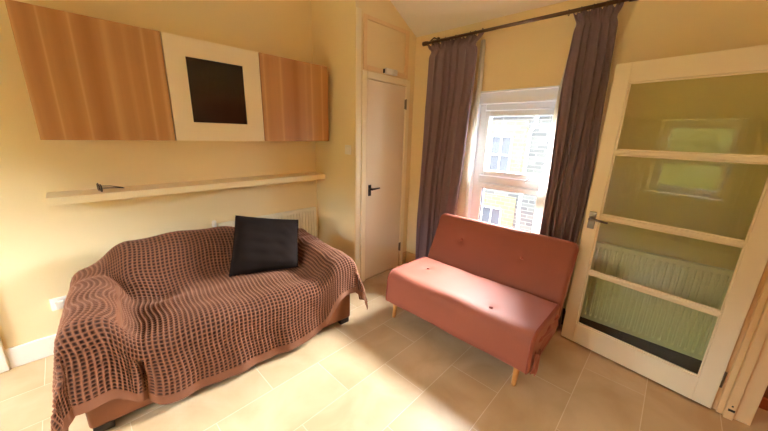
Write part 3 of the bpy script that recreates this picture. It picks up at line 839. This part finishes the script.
# ------------------------------------------------------------------ brown sofa with throw
A = math.radians(-5.0)
SL, SD = 1.60, 0.86
org = Vector((1.43, 1.655, 0)) - Vector((math.cos(A), math.sin(A), 0))*SL   # front left corner at the floor
sofa = thing('sofa', 'low brown two-seat sofa mostly hidden under a throw, against the back wall', 'sofa', org, A)
obj('base', boxes((0.02, SL-0.02, 0.03, SD-0.02, 0.045, 0.27)), MT['brownleather'], sofa, bevel=0.02, seg=3)
obj('plinth', boxes((0.06, SL-0.06, 0.06, SD-0.06, 0.03, 0.06)), MT['plinth'], sofa)
for fx, fy in ((0.07, 0.075), (SL-0.07, 0.075), (0.07, SD-0.08), (SL-0.07, SD-0.08)):
    obj('foot', boxes((fx-0.04, fx+0.04, fy-0.03, fy+0.03, 0, 0.045)), MT['plinth'], sofa, bevel=0.004)
obj('arm', boxes((0.02, 0.22, 0.03, SD-0.04, 0.2, 0.565)), MT['brownleather'], sofa, bevel=0.05, seg=4)
obj('arm', boxes((SL-0.20, SL-0.02, 0.03, SD-0.04, 0.2, 0.535)), MT['brownleather'], sofa, bevel=0.05, seg=4)
obj('back', boxes((0.06, SL-0.10, SD-0.17, SD-0.03, 0.2, 0.56)), MT['brownleather'], sofa, bevel=0.04, seg=4)
obj('seat_cushion', boxes((0.26, SL-0.30, 0.045, SD-0.22, 0.25, 0.405)), MT['brownleather'], sofa, bevel=0.04, seg=4)

def sstep(x, a, b):
    t = np.clip((x-a)/(b-a), 0, 1); return t*t*(3-2*t)
def smax(a, b, k):
    h = np.clip(0.5+0.5*(a-b)/k, 0, 1); return b+(a-b)*h+k*h*(1-h)
def top_height(u, v):
    """height of the draped top at sofa-local (u, v)"""
    seat = 0.435 + 0.018*np.sin(PI*np.clip((u-0.2)/1.2, 0, 1))*np.sin(PI*np.clip(v/0.7, 0, 1))
    armL = 0.30+0.305*(1-sstep(u, 0.13, 0.36)) - 0.02*sstep(v, 0.5, 0.85)
    armR = 0.30+0.275*sstep(u, 1.16, 1.46) + 0.02*sstep(v, 0.3, 0.8)
    bh = 0.745 - 0.17*(1-sstep(u, 0.02, 0.30)) - 0.19*sstep(u, 0.85, 1.4)
    back = 0.30+(bh-0.30)*sstep(v, 0.42, 0.80)
    h = smax(smax(seat, armL, 0.06), armR, 0.08)
    h = smax(h, back, 0.07)
    def rnd(d, e=0.055):
        d = np.clip(d, 0, e); return e-np.sqrt(np.maximum(0, e*e-(e-d)**2))
    return h - 0.7*rnd(SD-v)

PIT, PIT2 = 0.0240, 0.0200
RF, RL_, RR_ = 0.085, 0.07, 0.075            # how softly the throw rolls over the front, left and right edges
# arc length along two profiles, so that the weave is not stretched on the slopes
_v = np.linspace(RF, SD, 400); _z = top_height(np.full_like(_v, 0.75), _v)
_av = RF+np.concatenate([[0], np.cumsum(np.hypot(np.diff(_v), np.diff(_z)))])
_u = np.linspace(RL_, SL-RR_, 600); _z = top_height(_u, np.full_like(_u, 0.30))
_au = RL_+np.concatenate([[0], np.cumsum(np.hypot(np.diff(_u), np.diff(_z)))])
SE, TE = _au[-1]+RR_, _av[-1]                 # cloth coordinates of the right and back edges
smin, smax_ = RL_-RL_*PI/2-0.36, SE-RR_+RR_*PI/2+0.30
tmin, tmax = RF-RF*PI/2-0.305, TE+0.10
K = 6
ns = int((smax_-smin)/PIT*K); ntt = int((tmax-tmin)/PIT2*K)
S, Tt = np.meshgrid(np.linspace(smin, smax_, ns), np.linspace(tmin, tmax, ntt), indexing='ij')
def roll(q, R):
    """q = cloth length past the start of the roll; gives (sideways travel, drop, hanging length)"""
    a = np.clip(q/R, 0, PI/2)
    hang = np.maximum(q-R*PI/2, 0)
    return R*np.sin(a), R*(1-np.cos(a))+hang, hang
def base_surface(S, Tt):
    lift = np.exp(-((S-0.33)/0.07)**2)
    qt = np.maximum(RF-Tt, 0)
    # the hem sweeps up towards the right end and lifts in the dip between arm and seat
    qt = qt*(1-0.24*sstep(S, SE-0.55, SE-0.05))*(1-0.10*lift)
    tv, dt, ht = roll(qt, RF)
    v = np.where(Tt < RF, RF-tv, np.interp(Tt, _av, _v)); ob = np.maximum(Tt-TE, 0)
    ql = np.maximum(RL_-S, 0); qr = np.maximum(S-(SE-RR_), 0)
    tl, dl, hl_ = roll(ql, RL_); tr, dr, hr = roll(qr, RR_)
    u = np.where(S < RL_, RL_-tl, np.where(S > SE-RR_, SL-RR_+tr, np.interp(S, _au, _u)))
    dsd = dl+dr; hs = hl_+hr
    drop = np.sqrt(dsd**2+dt**2+ob**2)
    z = top_height(np.clip(u, RL_*0.5, SL-RR_*0.5), np.clip(v, RF*0.5, SD)) - drop
    rr = drop+1e-9
    corner = (hs*ht)/(hs*hs+ht*ht+1e-6)
    sg = np.where(S < RL_, -1.0, 1.0)
    x = u + sg*(np.where(sg > 0, 0.22, 0.13)*hs + 0.10*corner*rr)
    y = v - (0.03*ht + 0.16*corner*rr) + 0.035*ob
    k = np.clip(ht/0.22, 0, 1)
    y = y - k*(0.010*np.sin(S*17+1.0)+0.004*np.sin(S*41)) - 0.010*k
    y = y + 0.05*np.exp(-((S-0.345)/0.035)**2)*np.clip(ht/0.10, 0, 1)
    ks = np.clip(hs/0.2, 0, 1)
    x = x + sg*ks*(0.014*np.sin(Tt*20)+0.008*np.sin(Tt*37+1))
    inside = np.clip(1-rr/0.08, 0, 1)
    z = z + inside*(0.006*np.sin(S*11+Tt*7)+0.004*np.sin(S*19-Tt*13+2)+0.003*np.sin(Tt*31+S*5))
    z = z - 0.035*np.exp(-(((u-0.42)/0.12)**2+((v-0.50)/0.11)**2))
    z = np.maximum(z, 0.018)
    return np.stack([x, y, z], -1)
P = base_surface(S, Tt)
dS = base_surface(S+1e-3, Tt)-P; dT = base_surface(S, Tt+1e-3)-P
N = np.cross(dS, dT); N /= (np.linalg.norm(N, axis=-1, keepdims=True)+1e-9)
N = np.where((np.nan_to_num(N)[..., 2:3] < -0.3), -N, N)
# weave: warped square cells
ws = S + 0.006*np.sin(Tt*17+S*4) + 0.017*np.sin(Tt*19+1)*np.exp(-((S-0.10)/0.22)**2)*sstep(Tt, -0.12, 0.08)
wt = Tt + 0.005*np.sin(S*13) + 0.004*np.sin(S*29)
ca = np.abs(np.cos(PI*ws/PIT)); cb = np.abs(np.cos(PI*wt/PIT2))
ridge = np.maximum(ca**4.0, 0.88*cb**5.0)
HEM = 0.055
hem = np.minimum.reduce([S-smin, smax_-S, Tt-tmin, tmax-Tt]) < HEM
ridge = np.where(hem, 0.78, ridge)
hemh = np.where(hem, 0.30, ridge)
P = P + N*(0.006+0.0095*hemh[..., None])
thr = grid_obj('throw_blanket', P, MT['throw'], None, attr=ridge)
thr.location = org; thr.rotation_euler = (0, 0, A)
tag(thr, 'brown waffle weave throw with a plain hem draped over the sofa', 'throw')

# black cushion leaning on the sofa back
BL, BR, TL, TR = [Vector(q) for q in ((0.685, 2.19, 0.465), (1.13, 1.995, 0.475), (0.825, 2.33, 0.875), (1.29, 2.235, 0.775))]
cc = (BL+BR+TL+TR)/4
nrm = (BR-BL).cross(TL-BL).normalized()
if nrm.y > 0: nrm = -nrm
cu = thing('cushion', 'square black cushion leaning on the back of the brown sofa', 'cushion', cc)
def cush_side(sg):
    n = 33; Q = np.zeros((n, n, 3))
    for i in range(n):
        for j in range(n):
            a, b = i/(n-1), j/(n-1)
            p = (BL*(1-a)*(1-b)+BR*a*(1-b)+TL*(1-a)*b+TR*a*b)
            A_, B_ = 2*a-1, 2*b-1
            # sides pulled in, corners pointed
            pull = 0.045*((1-A_*A_)*abs(B_)**3) ; pull2 = 0.035*((1-B_*B_)*abs(A_)**3)
            p = p + (cc-p)*pull*0.8 + (cc-p)*pull2*0.8
            th = 0.075*((1-A_**4)*(1-B_**4))**0.55
            wr = 0.005*math.sin(6*A_+9*B_)*math.sin(7*B_-3*A_) + 0.004*math.sin(14*(A_+B_))*max(0, A_)
            p = p + nrm*sg*(th + wr*(1-A_**6)*(1-B_**6))
            q = p-cc; Q[i, j] = q
    return Q
P1 = cush_side(1); P2 = cush_side(-1)
allP = np.concatenate([P1, P2[::-1]], 0)
o = grid_obj('cover', allP, MT['cushion'], cu)
bm = bmesh.new(); n = 33
loop = [tuple(P1[i, 0]) for i in range(n)]+[tuple(P1[-1, j]) for j in range(1, n)]+[tuple(P1[i, -1]) for i in range(n-2, -1, -1)]+[tuple(P1[0, j]) for j in range(n-2, 0, -1)]
tube(bm, loop, 0.004, 6, closed=True); obj('seam', bm, MT['cushion'], cu, smooth=True)

# ------------------------------------------------------------------ behind the camera, mirrored in the door glass
fl_ = thing('fairy_lights', 'string of small pale fairy bulbs over the garden window, mirrored in the door glass', 'fairy lights', (XL+0.022, 1.0, 1.875))
bm = bmesh.new(); pts = [(0, -1.2+2.4*i/48, -0.015*abs(math.sin(i*PI/6))) for i in range(49)]; tube(bm, pts, 0.003, 5); obj('cord', bm, MT['whiteplastic'], fl_)
bm = bmesh.new()
for i in range(16):
    y = -1.1+2.2*i/15
    bm = bmesh.new(); lathe(bm, [(0, -0.05), (0.014, -0.042), (0.018, -0.028), (0.010, -0.008), (0.006, 0.0)], 10, (0, y, -0.012)); obj('bulb', bm, MT['bulb'], fl_, smooth=True)
